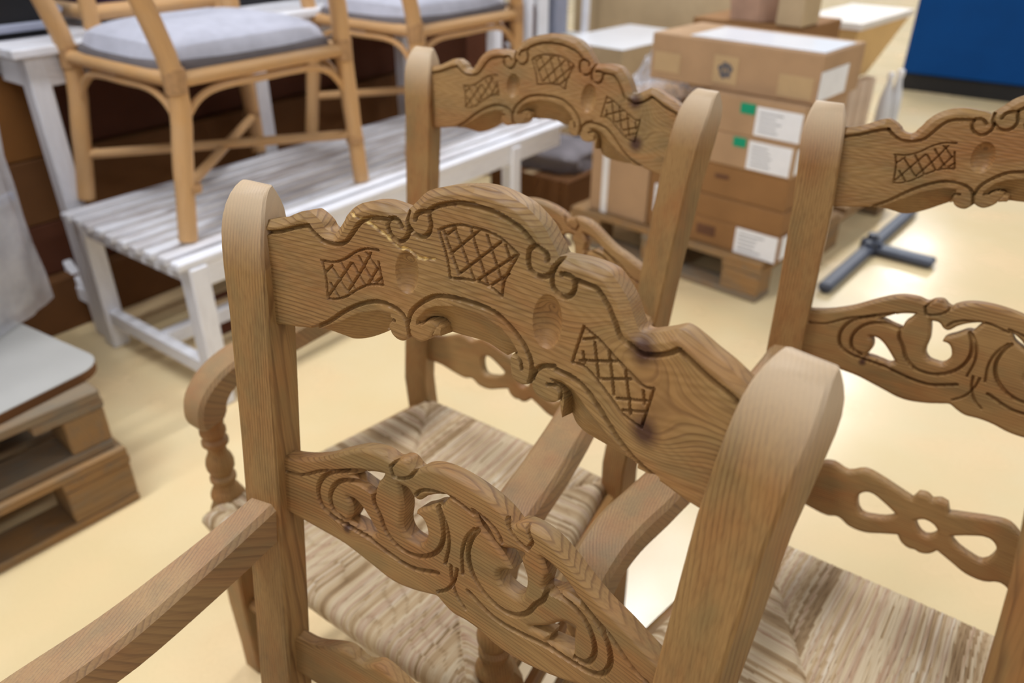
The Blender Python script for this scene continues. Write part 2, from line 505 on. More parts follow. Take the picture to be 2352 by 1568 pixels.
CARVE['grooves'] = [(PL(t), a * 1e-3, b * 1e-3) for t, a, b in (
    ('-2184,9758;-1962,9814;-1784,9883;-1667,9919', 1.9, 3.0),
    ('-1667,9919;-1610,9869;-1523,9821;-1436,9813;-1361,9822;-1276,9863;-1219,9934;-1153,10025;-1098,10076;-1016,10110;-1026,10105;-943,10120;-861,10126', 1.9, 3.0),
    ('-724,10103;-747,10128;-780,10147;-835,10144;-855,10101;-847,10046;-807,10002;-741,9982;-693,10006;-657,10057;-652,10110;-673,10153;-678,10215', 1.9, 3.0),
    ('-599,10181;-580,10227;-519,10261;-472,10263;-459,10220;-445,10168;-462,10110;-513,10068;-571,10064;-615,10084;-649,10111', 1.9, 3.0),
    ('-473,10275;-418,10315;-318,10357;-218,10386;-69,10406;-177,10387;-28,10399;120,10393;268,10361;367,10327;434,10282;475,10251', 1.9, 3.0),
    ('593,10173;579,10211;539,10235;481,10243;443,10213;435,10164;446,10108;470,10071;525,10055;590,10062;632,10094;653,10143;682,10198;696,10228', 1.9, 3.0),
    ('721,10118;766,10126;812,10117;835,10085;834,10035;804,9990;761,9969;708,9983;667,10010;651,10060;649,10107;661,10149', 1.9, 3.0),
    ('836,10109;920,10112;1001,10107;1059,10069;1111,10022;1154,9968;1194,9914;1223,9867;1254,9841;1317,9828;1401,9805;1481,9822;1556,9856;1609,9892;1653,9929', 1.9, 3.0),
    ('1653,9929;1725,9903;1830,9860;1932,9826;2011,9807;2145,9754', 1.9, 3.0),
    ('-1628,9016;-1463,9117;-1284,9262;-1153,9348;-1023,9411;-937,9437;-808,9440;-713,9416;-652,9370;-623,9300;-607,9233', 1.9, 3.0),
    ('-625,9342;-596,9442;-517,9534;-399,9622;-464,9581;-385,9630;-265,9664;-107,9683;49,9690;205,9673;325,9622;439,9551;524,9465;566,9376;559,9248', 1.9, 3.0),
    ('580,9289;598,9355;650,9414;754,9454;762,9439;884,9437;1008,9406;1130,9326;1234,9241;1357,9143;1502,9067;1673,9022', 1.9, 3.0),
    ('-827,9248;-824,9285;-795,9318;-761,9321', 1.4, 2.5),
    ('-493,9372;-453,9412;-372,9429;-337,9405', 1.4, 2.5),
    ('372,9410;426,9406;463,9377;477,9329', 1.4, 2.5),
    ('715,9298;789,9315;832,9282;834,9232', 1.4, 2.5),
    ('-1530,9649;-1407,9661;-1292,9711;-1178,9797;-1065,9849;-948,9864', 1.1, 1.9),
    ('-942,9768;-890,9591;-1026,9560;-1155,9485;-1285,9387;-1400,9340;-1463,9332;-1489,9543;-1519,9637', 1.1, 1.9),
    ('-1436,9475;-1347,9372', 1.1, 1.9),
    ('-1409,9604;-1250,9432', 1.1, 1.9),
    ('-1322,9674;-1181,9486', 1.1, 1.9),
    ('-1205,9698;-1078,9547', 1.1, 1.9),
    ('-1143,9767;-993,9596', 1.1, 1.9),
    ('-1065,9817;-949,9707', 1.1, 1.9),
    ('-1489,9557;-1418,9631', 1.1, 1.9),
    ('-1454,9360;-1222,9694', 1.1, 1.9),
    ('-1251,9447;-1098,9683;-1020,9827', 1.1, 1.9),
    ('-1035,9572;-953,9710', 1.1, 1.9),
    ('-959,9598;-909,9645', 1.1, 1.9),
    ('-375,10148;-305,10191;-155,10240;-64,10243;61,10245;186,10227;288,10182;350,10151;249,9923;243,9815;136,9853;-33,9856;-239,9819;-276,9958;-372,10150', 1.1, 1.9),
    ('-322,10155;-159,9872', 1.1, 1.9),
    ('-216,10186;-19,9872', 1.1, 1.9),
    ('-82,10230;104,9869', 1.1, 1.9),
    ('69,10217;245,9897', 1.1, 1.9),
    ('235,10187;291,10082', 1.1, 1.9),
    ('-289,10138;-217,10204', 1.1, 1.9),
    ('-248,10003;-7,10235', 1.1, 1.9),
    ('-159,9872;190,10199', 1.1, 1.9),
    ('12,9868;328,10140', 1.1, 1.9),
    ('135,9865;286,9995', 1.1, 1.9),
    ('948,9822;1099,9766;1235,9694;1367,9637;1464,9596;1534,9613;1495,9314;1343,9344;1237,9412;1113,9489;991,9548;894,9543;948,9822', 1.1, 1.9),
    ('1047,9746;1116,9519', 1.1, 1.9),
    ('1168,9723;1254,9448', 1.1, 1.9),
    ('1313,9642;1400,9370', 1.1, 1.9),
    ('968,9646;991,9569', 1.1, 1.9),
    ('1462,9567;1486,9480', 1.1, 1.9),
    ('962,9736;1065,9781', 1.1, 1.9),
    ('954,9576;1251,9686', 1.1, 1.9),
    ('1126,9508;1357,9605', 1.1, 1.9),
    ('1281,9431;1509,9512', 1.1, 1.9),
    ('1338,9370;1509,9435', 1.1, 1.9),
)]

# ------------------------------------------------------------------ carved boards
RAKE, BOW, HALF = 0.14387, 0.020, 0.215
SR, CR = math.sin(RAKE), math.cos(RAKE)


def plane_pt(u, v, n):
    """back plane (across, up, out of the face) to chair space; +y is the chair's rear"""
    yb = SR * (v - .45) + BOW * (1 - (u / HALF) ** 2) - n * CR
    return np.stack([u + 0 * v, yb, .45 + (v - .45) * CR + n * SR], -1)


def smooth_line(P, closed=False, n=4, corner=55):
    P = np.asarray(P, float)
    if closed: P = np.vstack([P[-1], P, P[:2]])
    else: P = np.vstack([2 * P[0] - P[1], P, 2 * P[-1] - P[-2]])
    m = len(P)
    T = np.zeros_like(P)
    sharp = np.zeros(m, bool)
    for i in range(1, m - 1):
        a, b = P[i] - P[i - 1], P[i + 1] - P[i]
        la, lb = np.linalg.norm(a) + 1e-9, np.linalg.norm(b) + 1e-9
        sharp[i] = np.degrees(np.arccos(np.clip(a @ b / la / lb, -1, 1))) > corner
        T[i] = (a / la + b / lb)
        T[i] /= np.linalg.norm(T[i]) + 1e-9
    out = []
    for i in range(1, m - 2):
        d = P[i + 1] - P[i]
        L = np.linalg.norm(d)
        t0 = d / (L + 1e-9) if sharp[i] else T[i]
        t1 = d / (L + 1e-9) if sharp[i + 1] else T[i + 1]
        for k in range(n):
            t = k / n
            h = (2 * t ** 3 - 3 * t ** 2 + 1, t ** 3 - 2 * t ** 2 + t, -2 * t ** 3 + 3 * t ** 2, t ** 3 - t ** 2)
            out.append(h[0] * P[i] + h[1] * L * t0 + h[2] * P[i + 1] + h[3] * L * t1)
    if not closed: out.append(P[-2])
    return np.array(out)


def inside(Q, poly):
    x, y = Q[:, 0], Q[:, 1]
    r = np.zeros(len(Q), bool)
    a = poly
    b = np.roll(poly, -1, 0)
    for (x0, y0), (x1, y1) in zip(a, b):
        if y0 == y1: continue
        c = ((y0 > y) != (y1 > y)) & (x < (x1 - x0) * (y - y0) / (y1 - y0) + x0)
        r ^= c
    return r


def nearest(Q, line, closed=False):
    """distance to a polyline and the nearest point on it"""
    a = line if closed else line[:-1]
    b = np.roll(line, -1, 0) if closed else line[1:]
    best = np.full(len(Q), 9.0)
    pt = np.zeros((len(Q), 2))
    for p, q in zip(a, b):
        d = q - p
        L2 = d @ d
        if L2 < 1e-14: continue
        t = np.clip(((Q - p) @ d) / L2, 0, 1)
        c = p + t[:, None] * d
        s = ((Q - c) ** 2).sum(1)
        m = s < best
        best[m] = s[m]
        pt[m] = c[m]
    return np.sqrt(best), pt


def near_box(Q, line, r):
    lo, hi = line.min(0) - r, line.max(0) + r
    return np.nonzero(((Q >= lo) & (Q <= hi)).all(1))[0]


def carve(name, outline, holes, depth_fn, thick, step, mat, knots=(), raw_fn=None, back_edge=None):
    lo, hi = outline.min(0) - step * 2, outline.max(0) + step * 2
    nx, ny = (np.ceil((hi - lo) / step)).astype(int)
    cx, cy = np.meshgrid(lo[0] + (np.arange(nx) + .5) * step, lo[1] + (np.arange(ny) + .5) * step, indexing='ij')
    C = np.stack([cx.ravel(), cy.ravel()], 1)
    keep = inside(C, outline)
    for h in holes: keep &= ~inside(C, h)
    keep = keep.reshape(nx, ny)
    ii, jj = np.nonzero(keep)
    vid = lambda i, j: i * (ny + 1) + j
    Q4 = np.stack([vid(ii, jj), vid(ii + 1, jj), vid(ii + 1, jj + 1), vid(ii, jj + 1)], 1)
    used, inv = np.unique(Q4, return_inverse=True)
    Q4 = inv.reshape(-1, 4)
    P = np.stack([lo[0] + (used // (ny + 1)) * step, lo[1] + (used % (ny + 1)) * step], 1)
    E = np.concatenate([Q4[:, [k, (k + 1) % 4]] for k in range(4)])
    key = np.sort(E, 1)
    _, first, cnt = np.unique(key, axis=0, return_index=True, return_counts=True)
    rim = E[first[cnt == 1]]
    rv = np.unique(rim)
    lines = [outline] + list(holes)
    bd = np.full(len(rv), 9.0)
    bp = P[rv].copy()
    for L in lines:
        d, c = nearest(P[rv], L, True)
        m = d < bd
        bd[m] = d[m]; bp[m] = c[m]
    P[rv] = bp
    dep = depth_fn(P)
    front = plane_pt(P[:, 0], P[:, 1], -dep)
    back = plane_pt(P[:, 0], P[:, 1], np.full(len(P), -thick))
    n = len(P)
    rmap = {int(v): k for k, v in enumerate(rv)}
    V = np.vstack([front, back, front[rv], back[rv]])
    k = len(rv)
    F = Q4.tolist() + (Q4[:, ::-1] + n).tolist()
    for a, b in rim:
        a, b = rmap[int(a)], rmap[int(b)]
        F.append([2 * n + b, 2 * n + a, 2 * n + k + a, 2 * n + k + b])
    wu = P.copy()
    kn = np.zeros(n)
    for (ku, kv, kr, amp) in knots:
        du, dv = P[:, 0] - ku, P[:, 1] - kv
        g = np.exp(-(du ** 2 / (kr * 3.2) ** 2 + dv ** 2 / (kr * 2.0) ** 2))
        wu[:, 1] += amp * g
        kn = np.maximum(kn, (1 if kr > .003 else .3) * np.clip(1.5 - np.sqrt(du ** 2 + dv ** 2) / kr * 1.1, 0, 1))
    W = np.zeros((len(V), 3))
    W[:n, :2] = wu; W[n:2 * n, :2] = wu
    W[:n, 2] = -dep; W[n:2 * n, 2] = -thick
    W[2 * n:2 * n + k] = W[rv]; W[2 * n + k:] = W[n + rv]
    mb = MB()
    mb.v, mb.f, mb.w = V.tolist(), F, W.tolist()
    mb.sm = [True] * (2 * len(Q4)) + [True] * len(rim)
    full = lambda a: np.concatenate([a, a * 0, a[rv], a[rv] * 0])
    mb.x['knot'] = full(kn * .92)
    if raw_fn is not None: mb.x['raw'] = full(raw_fn(P))
    return mb.build(name, mat)


SM = lambda L: smooth_line(L)


def top_rail(cracked=False):
    top, bot = CARVE['top'], CARVE['bot']
    bot = [p for p in bot if not (.0835 < p[0] < .0925 and p[1] < .91 or .0835 < p[0] < .0920 and p[1] > .912)]
    k = next(i for i, p in enumerate(bot) if p[0] < .0842)
    bot = np.array(bot[:k] + [np.array([.0872, .9095])] + bot[k:])
    # order right to left along the bottom; ends run into the posts
    ends_l = np.array([[-.226, .890], [-.229, .986]])
    ends_r = np.array([[.229, .986], [.226, .887]])
    o = np.vstack([top, ends_r, bot, ends_l])
    keep = [0]
    for i in range(1, len(o)):
        if np.linalg.norm(o[i] - o[keep[-1]]) > .0012: keep.append(i)
    o = smooth_line(o[keep], True, 4, 42)
    topl = smooth_line(top, False, 3, 42)
    bev = CARVE['bev']
    starts = [bev[0][0:7], bev[1][6:16], bev[2][3:]]
    polys = [np.vstack([b, [b[-1][0], b[-1][1] - .04], [b[0][0], b[0][1] - .04]]) for b in bev]
    crack = CARVE['crack']

    def depth(P):
        d, _ = nearest(P, topl)
        dep = np.clip((.0062 - d) * .72, 0, None)
        ed, _ = nearest(P, o, True)
        dep = np.maximum(dep, np.clip((.0012 - ed) * .6, 0, None))
        for s, pl, ue in zip(starts, polys, (-.168, None, .172)):
            i = np.nonzero(inside(P, pl))[0]
            if not len(i): continue
            d1, _ = nearest(P[i], s)
            t = d1 / (d1 + ed[i] + 1e-6)
            fade = 1 if ue is None else np.clip(np.abs(P[i, 0] - ue) / .05, 0, 1) ** .8
            dep[i] = np.maximum(dep[i], .0135 * t ** .8 * np.clip(d1 / .001, 0, 1) * fade)
        for L, wd, dp in CARVE['grooves']:
            L = smooth_line(L, False, 4, 60)
            i = near_box(P, L, wd * 1.3)
            if not len(i): continue
            d, _ = nearest(P[i], L)
            dep[i] += dp * 1.75 * np.clip(1 - (d / (wd * 1.08)) ** 2, 0, 1)
        for c, a, b in CARVE['ov']:
            ra, rb = abs(a[0] - c[0]), abs(b[1] - c[1])
            r2 = ((P[:, 0] - c[0]) / ra) ** 2 + ((P[:, 1] - c[1]) / rb) ** 2
            dep += .0065 * np.clip(1 - r2, 0, 1) ** .7
        if cracked:
            i = near_box(P, crack, .003)
            d, _ = nearest(P[i], crack)
            dep[i] += .0016 * np.clip(1 - d / .0014, 0, 1)
        dep += .00022 * np.sin(P[:, 0] * 310 + 4 * np.sin(P[:, 1] * 190)) * np.sin(P[:, 1] * 420)
        return np.clip(dep, -.001, .0165)

    def raw(P):
        r = np.zeros(len(P))
        i = near_box(P, crack, .004)
        d, _ = nearest(P[i], crack)
        wd = .0010 + .0010 * np.sin(P[i, 0] * 260 + 1.0) * np.sin(P[i, 0] * 610)
        r[i] = np.clip((wd - d) / .0007, 0, 1) * RNG.uniform(.5, 1.0, len(i))
        return r
    kn = [(.141, .983, .0105, -.030), (.152, .930, .0105, .022), (-.066, .984, .0018, .010), (.066, .986, .0018, -.010)]
    return carve('top_rail', o, [], depth, .019, .0008, M['pine'], kn, raw if cracked else None)


def mirror(L):
    return L * np.array([-1, 1])


def middle_slat():
    t, b = CARVE['s2top'], CARVE['s2bot']
    o = np.vstack([[[-.222, .757]], t, [[.222, .757], [.222, .703], [.19, .697]], b[::-1], [[-.222, .703]]])
    o = smooth_line(o, True, 4, 45)
    holes = [smooth_line(h, True, 4, 70) for h in CARVE['holes']]
    gs = [smooth_line(g, False, 4, 60) for g in CARVE['s2g']]
    gs += [mirror(g) for g in gs[:9]]

    def depth(P):
        ed = np.full(len(P), 9.0)
        for L in [o] + holes:
            d, _ = nearest(P, L, True)
            ed = np.minimum(ed, d)
        dep = .0032 * np.clip(1 - ed / .0045, 0, 1) ** 2
        for k, L in enumerate(gs):
            wd, dp = (.0026, .0060) if k % 10 in (0, 1, 2) else (.0019, .0042)
            i = near_box(P, L, wd * 1.2)
            if not len(i): continue
            d, _ = nearest(P[i], L)
            dep[i] += dp * np.clip(1 - (d / wd) ** 2, 0, 1)
        return np.clip(dep, 0, .009)
    return carve('middle_slat', o, holes, depth, .016, .0008, M['pine'], [(-.124, .708, .0045, .01)])


def lower_slat():
    tl = np.array([[-.215, .541], [-.185, .539], [-.1694, .5394], [-.1438, .5499], [-.1246, .5557], [-.1044, .5500], [-.0852, .5601], [-.0644, .5566], [-.0430, .5498], [-.0219, .5433], [-.0171, .5546], [-.008, .5560], [0, .5515]])
    bl = np.array([[-.215, .492], [-.1649, .4883], [-.1382, .4815], [-.1123, .4772], [-.0992, .4809], [-.0832, .4728], [-.0623, .4720], [-.0438, .4791], [-.0243, .4870], [-.0169, .4780], [-.006, .4740], [0, .4755]])
    o = np.vstack([tl, mirror(tl[:-1])[::-1], mirror(bl)[:-1], bl[::-1]])
    h = np.array([[-.0829, .5146], [-.0814, .5259], [-.0714, .5326], [-.0530, .5262], [-.0329, .5148], [-.0379, .5067], [-.0589, .4977], [-.0739, .4970]])
    c = np.array([[-.0111, .5161], [-.0003, .5230], [.0157, .5169], [.0166, .5082], [.0065, .4992], [-.0026, .5028]])
    o = smooth_line(o, True, 3, 50)
    holes = [smooth_line(h, True, 3, 70), smooth_line(c, True, 3, 70), smooth_line(mirror(h)[::-1], True, 3, 70)]

    def depth(P):
        ed = np.full(len(P), 9.0)
        for L in [o] + holes:
            d, _ = nearest(P, L, True)
            ed = np.minimum(ed, d)
        return .002 * np.clip(1 - ed / .004, 0, 1) ** 2
    return carve('lower_slat', o, holes, depth, .015, .0016, M['pine'])


# ------------------------------------------------------------------ chair frame
def post_mb(side):
    """rear post: raked above the seat, rounded at the top, plumb below"""
    vs = [0.0, .06, .2, .36, .45, .55, .66, .78, .90, .940, .958, .972, .984, .994, 1.002, 1.008, 1.0115, 1.0130]
    uin = np.interp(vs, [0, .43, .547, .753, .8975, .9757, 1.04], [.183, .188, .1925, .2005, .207, .215, .2185])
    th = math.radians(11) * side
    ct, st = math.cos(th), math.sin(th)
    secs, wear = [], []
    for i, v in enumerate(vs):
        hw, n0, n1 = .0213 + .0022 * min(1, max(0, (v - .76) / .18)), .0125, -.0245
        ins = 0
        if v > .940:
            t = min(1, (v - .940) / .073)
            n0 = .0125 - .0270 * (1 - math.sqrt(max(0, 1 - t ** 2.2)))
            n1 = -.0245 + .008 * max(0, (t - .62) / .38) ** 2
            hw = .0235 * (1 - .32 * max(0, (t - .45) / .55) ** 2.2)
            wear += [min(.75, max(0, (t - .1) * 1.1))]
        else:
            wear += [0.0]
        n0 = max(n0, n1 + .004)
        c = .0022
        r = [(-hw, n1 + c), (-hw, n0 - c), (-hw + c, n0), (hw - c, n0), (hw, n0 - c), (hw, n1 + c), (hw - c, n1), (-hw + c, n1)]
        if v >= .45:
            y0, z0 = SR * (v - .45), .45 + (v - .45) * CR
        else:
            y0, z0 = (.45 - v) * .06, v
        ring = []
        for a, n in r:
            n_ = n + .006
            x = a * ct + n_ * st * -1
            nn = a * st * 1 + n_ * ct
            ring.append((side * (uin[i] + .0205) + x, y0 - (nn - .006) * (CR if v >= .45 else 1), z0 + ((nn - .006) * SR if v >= .5 else 0)))
        secs.append(ring)
    mb = MB()
    wc = []
    for i, v in enumerate(vs):
        for a, b, c in secs[i]:
            wc.append((v, a * 1.0 + side, b * 1.0))
    mb.loft(secs, True, True, wc)
    mb.x['wear'] = [wr for wr in wear for _ in range(8)]
    return mb


def rect_ring(c, hw, ht, t, side, ch=.006):
    """rounded rectangle across direction t lying in a y-z plane tilted along x"""
    a = Vector((1, 0, 0))
    t = Vector(t).normalized()
    a = (a - t * a.dot(t)).normalized()
    b = t.cross(a)
    pts = [(-hw, -ht + ch), (-hw, ht - ch), (-hw + ch, ht), (hw - ch, ht), (hw, ht - ch), (hw, -ht + ch), (hw - ch, -ht), (-hw + ch, -ht)]
    return [tuple(Vector(c) + a * p + b * q) for p, q in pts]


def arm_mb(side):
    ctr = [(.2160, .046, .690), (.2160, .004, .681), (.2185, -.06, .668), (.226, -.13, .652), (.239, -.20, .640), (.250, -.27, .629), (.257, -.32, .624), (.260, -.356, .610), (.261, -.377, .588), (.2615, -.382, .565), (.2615, -.380, .553)]
    hws = [.0170, .0180, .0205, .0235, .025, .026, .026, .025, .0235, .0215, .019]
    hts = [.0225, .0225, .022, .021, .020, .019, .019, .020, .023, .024, .021]
    P = bez(ctr, 4)
    n = len(P)
    hw = np.interp(np.linspace(0, 1, n), np.linspace(0, 1, len(hws)), hws)
    ht = np.interp(np.linspace(0, 1, n), np.linspace(0, 1, len(hts)), hts)
    secs = []
    for i in range(n):
        t = Vector(P[min(i + 1, n - 1)]) - Vector(P[max(i - 1, 0)])
        r = rect_ring(P[i], hw[i], ht[i], t, 1, .0055)
        secs.append([(side * p[0], p[1], p[2]) for p in (r if side > 0 else r[::-1])])
    mb = MB()
    L, wc, wear = 0.0, [], []
    for i, r in enumerate(secs):
        if i: L += float(np.linalg.norm(np.array(P[i]) - np.array(P[i - 1])))
        for p in r:
            wc.append((L, p[0], p[2] * .8 + p[1] * .6 + side * 2))
            wear.append(.14)
    mb.loft([r[::-1] for r in secs], True, True, [w_ for i in range(n) for w_ in wc[i * 8:i * 8 + 8][::-1]])
    mb.x['wear'] = wear
    return mb


def front_post_parts(side):
    x, y = .2615, -.378
    b = MB()
    prof = [(.0165, .556), (.0185, .548), (.0165, .541), (.0190, .535), (.0190, .529), (.0160, .524), (.0150, .521), (.0195, .516), (.0195, .510), (.0150, .505), (.0135, .497), (.0150, .491),
            (.0190, .483), (.0210, .474), (.0205, .465), (.0170, .457), (.0150, .453), (.0195, .448), (.0195, .442), (.0160, .437), (.0165, .431), (.0205, .424), (.0235, .417), (.0240, .412)]
    b.lathe(prof[::-1], (side * x, y, 0), 22)
    g = MB()
    zs = [(.418, .019, .25), (.405, .0235, .5), (.385, .0250, .9), (.33, .0245, .95), (.24, .0235, .95), (.16, .0225, .95), (.06, .0205, .95), (0, .0205, .95)]
    flare = lambda z: side * .020 * max(0, min(1, (.385 - z) / .2)) ** 1.2
    secs = []
    for z, h, k in zs[::-1]:
        c = h * (1 - k) + .002
        r = [(-h, -h + c), (-h, h - c), (-h + c, h), (h - c, h), (h, h - c), (h, -h + c), (h - c, -h), (-h + c, -h)]
        secs.append([(side * x + flare(z) + p, y + .004 + q, z) for p, q in r][::-1])
    g.loft(secs, True, False)
    return b, g


def seat_mb():
    """rush seat: four fields of strands laid square to the rails, meeting in mitres"""
    B, Fh, y0, y1, R = .192, .262, .012, -.428, .019
    nx, ny = 230, 210
    gx, gy = np.meshgrid(np.linspace(-1, 1, nx), np.linspace(0, 1, ny), indexing='ij')
    bulge = .006 * (1 - gx ** 2)
    Y = y0 + (y1 - y0) * gy
    Y = Y - bulge * (gy ** 3) * 1.5 + bulge * ((1 - gy) ** 3) * .5
    H = B + (Fh - B) * gy + .006 * np.sin(gy * math.pi)
    X = gx * H
    dl = (1 - np.abs(gx)) * H
    db, df = gy * (y0 - y1), (1 - gy) * (y0 - y1)
    e = np.minimum(np.minimum(dl, db), df)
    # mitre lines run from the corners at about 45 degrees
    fld = np.argmin(np.stack([db * 1.02, dl * 1.18, df * 1.02], 0), 0)
    along = np.where(fld == 1, X, Y)
    across = np.where(fld == 1, Y, X)
    wob = .0016 * np.sin(along * 31 + across * 23) + .0012 * np.sin(across * 71)
    pitch = .0048
    sid = np.floor((across + wob) / pitch)
    ph = (across + wob) / pitch - sid
    rid = np.sqrt(np.clip(1 - (2 * ph - 1) ** 2, 0, 1)) * .0019
    hsh = np.modf(np.abs(np.sin(sid * 12.9898 + fld * 78.233 + np.sign(X) * 3.1) * 43758.5453))[0]
    mitre = np.sort(np.stack([db * 1.02, dl * 1.18, df * 1.02], 0), 0)
    gap = mitre[1] - mitre[0]
    Z = .412 + rid - .0045 * np.exp(-(gap / .006) ** 2) - .010 * np.exp(-(e / .10) ** 2) * 0 - .010 * np.clip(e / .18, 0, 1)
    Z += (hsh - .5) * .0012
    roll = np.clip((R - e) / R, 0, 1)
    Z -= R * (1 - np.sqrt(np.clip(1 - roll ** 2, 0, 1)))
    mb = MB()
    V = np.stack([X, Y, Z], -1).reshape(-1, 3)
    W = np.stack([along, across, hsh * 3], -1).reshape(-1, 3)
    i, j = np.meshgrid(np.arange(nx - 1), np.arange(ny - 1), indexing='ij')
    q = (i * ny + j).ravel()
    F = np.stack([q, q + 1, q + ny + 1, q + ny], 1)
    n = len(V)
    edge = [k * ny for k in range(nx)] + [(nx - 1) * ny + k for k in range(1, ny)] + [k * ny + ny - 1 for k in range(nx - 2, -1, -1)] + [k for k in range(ny - 2, 0, -1)]
    m = len(edge)
    low = V[edge].copy(); low[:, 2] -= .024
    low[:, :2] = low[:, :2] * .97 + np.array([0, -.208]) * .03
    V = np.vstack([V, low])
    W = np.vstack([W, W[edge] + [.02, 0, 0]])
    FF = F.tolist() + [[edge[(k + 1) % m], edge[k], n + k, n + (k + 1) % m][::-1] for k in range(m)] + [[n + k for k in range(m)]]
    mb.v, mb.f, mb.w, mb.sm = V.tolist(), FF, W.tolist(), [True] * (len(F) + m) + [False]
    st = np.concatenate([hsh.ravel(), hsh.ravel()[edge]])
    mb.x['strand'] = st
    return mb


def make_armchair(label):
    t = thing('carved_armchair', label, 'chair', group=None)
    top_rail(True).parent = t
    middle_slat().parent = t
    lower_slat().parent = t
    for s in (-1, 1):
        post_mb(s).build('rear_post', M['pine'], t)
        arm_mb(s).build('armrest', M['pine'], t)
        b, g = front_post_parts(s)
        b.build('arm_baluster', M['pine'], t)
        g.build('front_leg', M['pine'], t)
    o = seat_mb().build('rush_seat', M['rush'], t)
    o['kind'] = 'stuff'
    # rails under the rush and the rungs
    for s in (-1, 1):
        for z, r in ((.27, .011), (.15, .011)):
            MB().tube([(s * .200, .015, z), (s * (.258 + .018 * min(1, (.385 - z) / .2)), -.375, z + .005)], r, 10).build('rung', M['pine'], t)
        MB().tube([(s * .205, -.0, .382), (s * .2615, -.375, .382)], .014, 10).build('seat_rail', M['pine'], t)
    MB().tube([(-.27, -.376, .30), (.27, -.376, .30)], .012, 10).build('rung', M['pine'], t)
    MB().tube([(-.279, -.376, .17), (.279, -.376, .17)], .012, 10).build('rung', M['pine'], t)
    MB().tube([(-.20, .017, .22), (.20, .017, .22)], .011, 10).build('rung', M['pine'], t)
    MB().tube([(-.26, -.378, .382), (.26, -.378, .382)], .014, 10).build('seat_rail', M['pine'], t)
    MB().tube([(-.20, .0, .382), (.20, .0, .382)], .014, 10).build('seat_rail', M['pine'], t)
    return t


chair_a = make_armchair('carved pine armchair nearest the camera, its top rail cracked across the left scroll')
chair_a.location = (-.0840, .4371, 0)
chair_a.rotation_euler = (0, 0, -.6372)
whole_rail = top_rail(False)
chair_b = copy_tree(chair_a, None, (-.0035, 1.0845, 0), -.6383, 'carved pine armchair with rush seat behind the nearest one, before the white slatted bench')
chair_c = copy_tree(chair_a, None, (.5146, .7408, 0), -.6314, 'carved pine armchair with rush seat on the right, cut off by the right edge')
chair_d = copy_tree(chair_a, None, (.493, .157, 0), -.35, 'pine armchair showing only a brown rear post at the lower right edge')
for ch in (chair_b, chair_c, chair_d):
    for o in ch.children:
        if o.name.startswith('top_rail'): o.data = whole_rail.data
bpy.data.objects.remove(whole_rail)

# ------------------------------------------------------------------ hall axes: bench and stacks all stand at about 53 degrees
E1 = Vector((math.cos(math.radians(53)), math.sin(math.radians(53)), 0))
E2 = Vector((-E1.y, E1.x, 0))
A53 = math.radians(53)


def at(o, a, b, z=0.0):
    return Vector((o[0], o[1], 0)) + E1 * a + E2 * b + Vector((0, 0, z))


def part(name, mat, parent, c, size, ch=.002, rot=None, grain=None, scuff=None):
    mb = MB().box(c, size, ch, rot, grain)
    if scuff is not None: mb.x['scuff'] = [scuff] * len(mb.v)
    return mb.build(name, mat, parent)


# ------------------------------------------------------------------ white slatted bench (local x along E1, y along E2)
BF = (-.783, 1.737)
BL, BW, BH = 1.66, .585, .432
bench = thing('slatted_bench', 'long low white slatted wooden bench carrying the two rattan armchairs', 'bench', (BF[0], BF[1], 0), A53)
ns = 10
for i in range(ns):
    y = .026 + i * (BW - .052) / (ns - 1)
    part('slat', M['white'], bench, (BL / 2 - .01 + random.uniform(-.004, .004), y, BH - .011), (BL + .02, .037, .022), .004, scuff=random.uniform(.25, .6) if 0 < i < 8 else random.uniform(.0, .2))
for y in (.03, BW - .03):
    part('apron', M['white'], bench, (BL / 2, y, BH - .055), (BL - .06, .024, .062), .003)
for x in (.03, 1.33):
    part('cross_rail', M['white'], bench, (x, BW / 2, BH - .05), (.03, BW - .09, .05), .003)
    for y in (.03, BW - .03):
        part('leg', M['white'], bench, (x, y, (BH - .022) / 2), (.052, .052, BH - .022), .004)
for x in (.03, 1.33):
    part('stretcher', M['white'], bench, (x, BW / 2, .10), (.032, BW - .11, .045), .003)
part('stretcher', M['white'], bench, (.68, BW / 2, .10), (1.27, .032, .045), .003)

# ------------------------------------------------------------------ taller white table behind the bench
TB = at(BF, 0.02, BW + .035)
table = thing('white_table', 'taller white wooden table behind the bench, with a black case on its left end', 'table', (TB.x, TB.y, 0), A53)
TH, TL, TW = .855, 2.1, .62
for i in range(6):
    part('top_board', M['white'], table, (TL / 2 - .03, -.02 + .055 + i * .107, TH - .012), (TL, .103, .024), .003, scuff=.2)
part('apron', M['white'], table, (TL / 2, .02, TH - .065), (TL - .1, .024, .08), .003, scuff=.15)
part('apron', M['white'], table, (.02, TW / 2, TH - .065), (.024, TW - .1, .08), .003)
for x in (.03, .72, 1.42, TL - .1):
    for y in (.03, TW - .03):
        part('leg', M['white'], table, (x, y, (TH - .024) / 2), (.055, .05, TH - .024), .004)
for x in (.03, TL - .1):
    part('stretcher', M['white'], table, (x, TW / 2, .11), (.034, TW - .11, .048), .003)
Rx = Matrix.Rotation(math.radians(38), 3, 'X')
part('brace', M['white'], table, (.03, TW / 2 - .02, .27), (.026, .5, .03), .003, Rx)

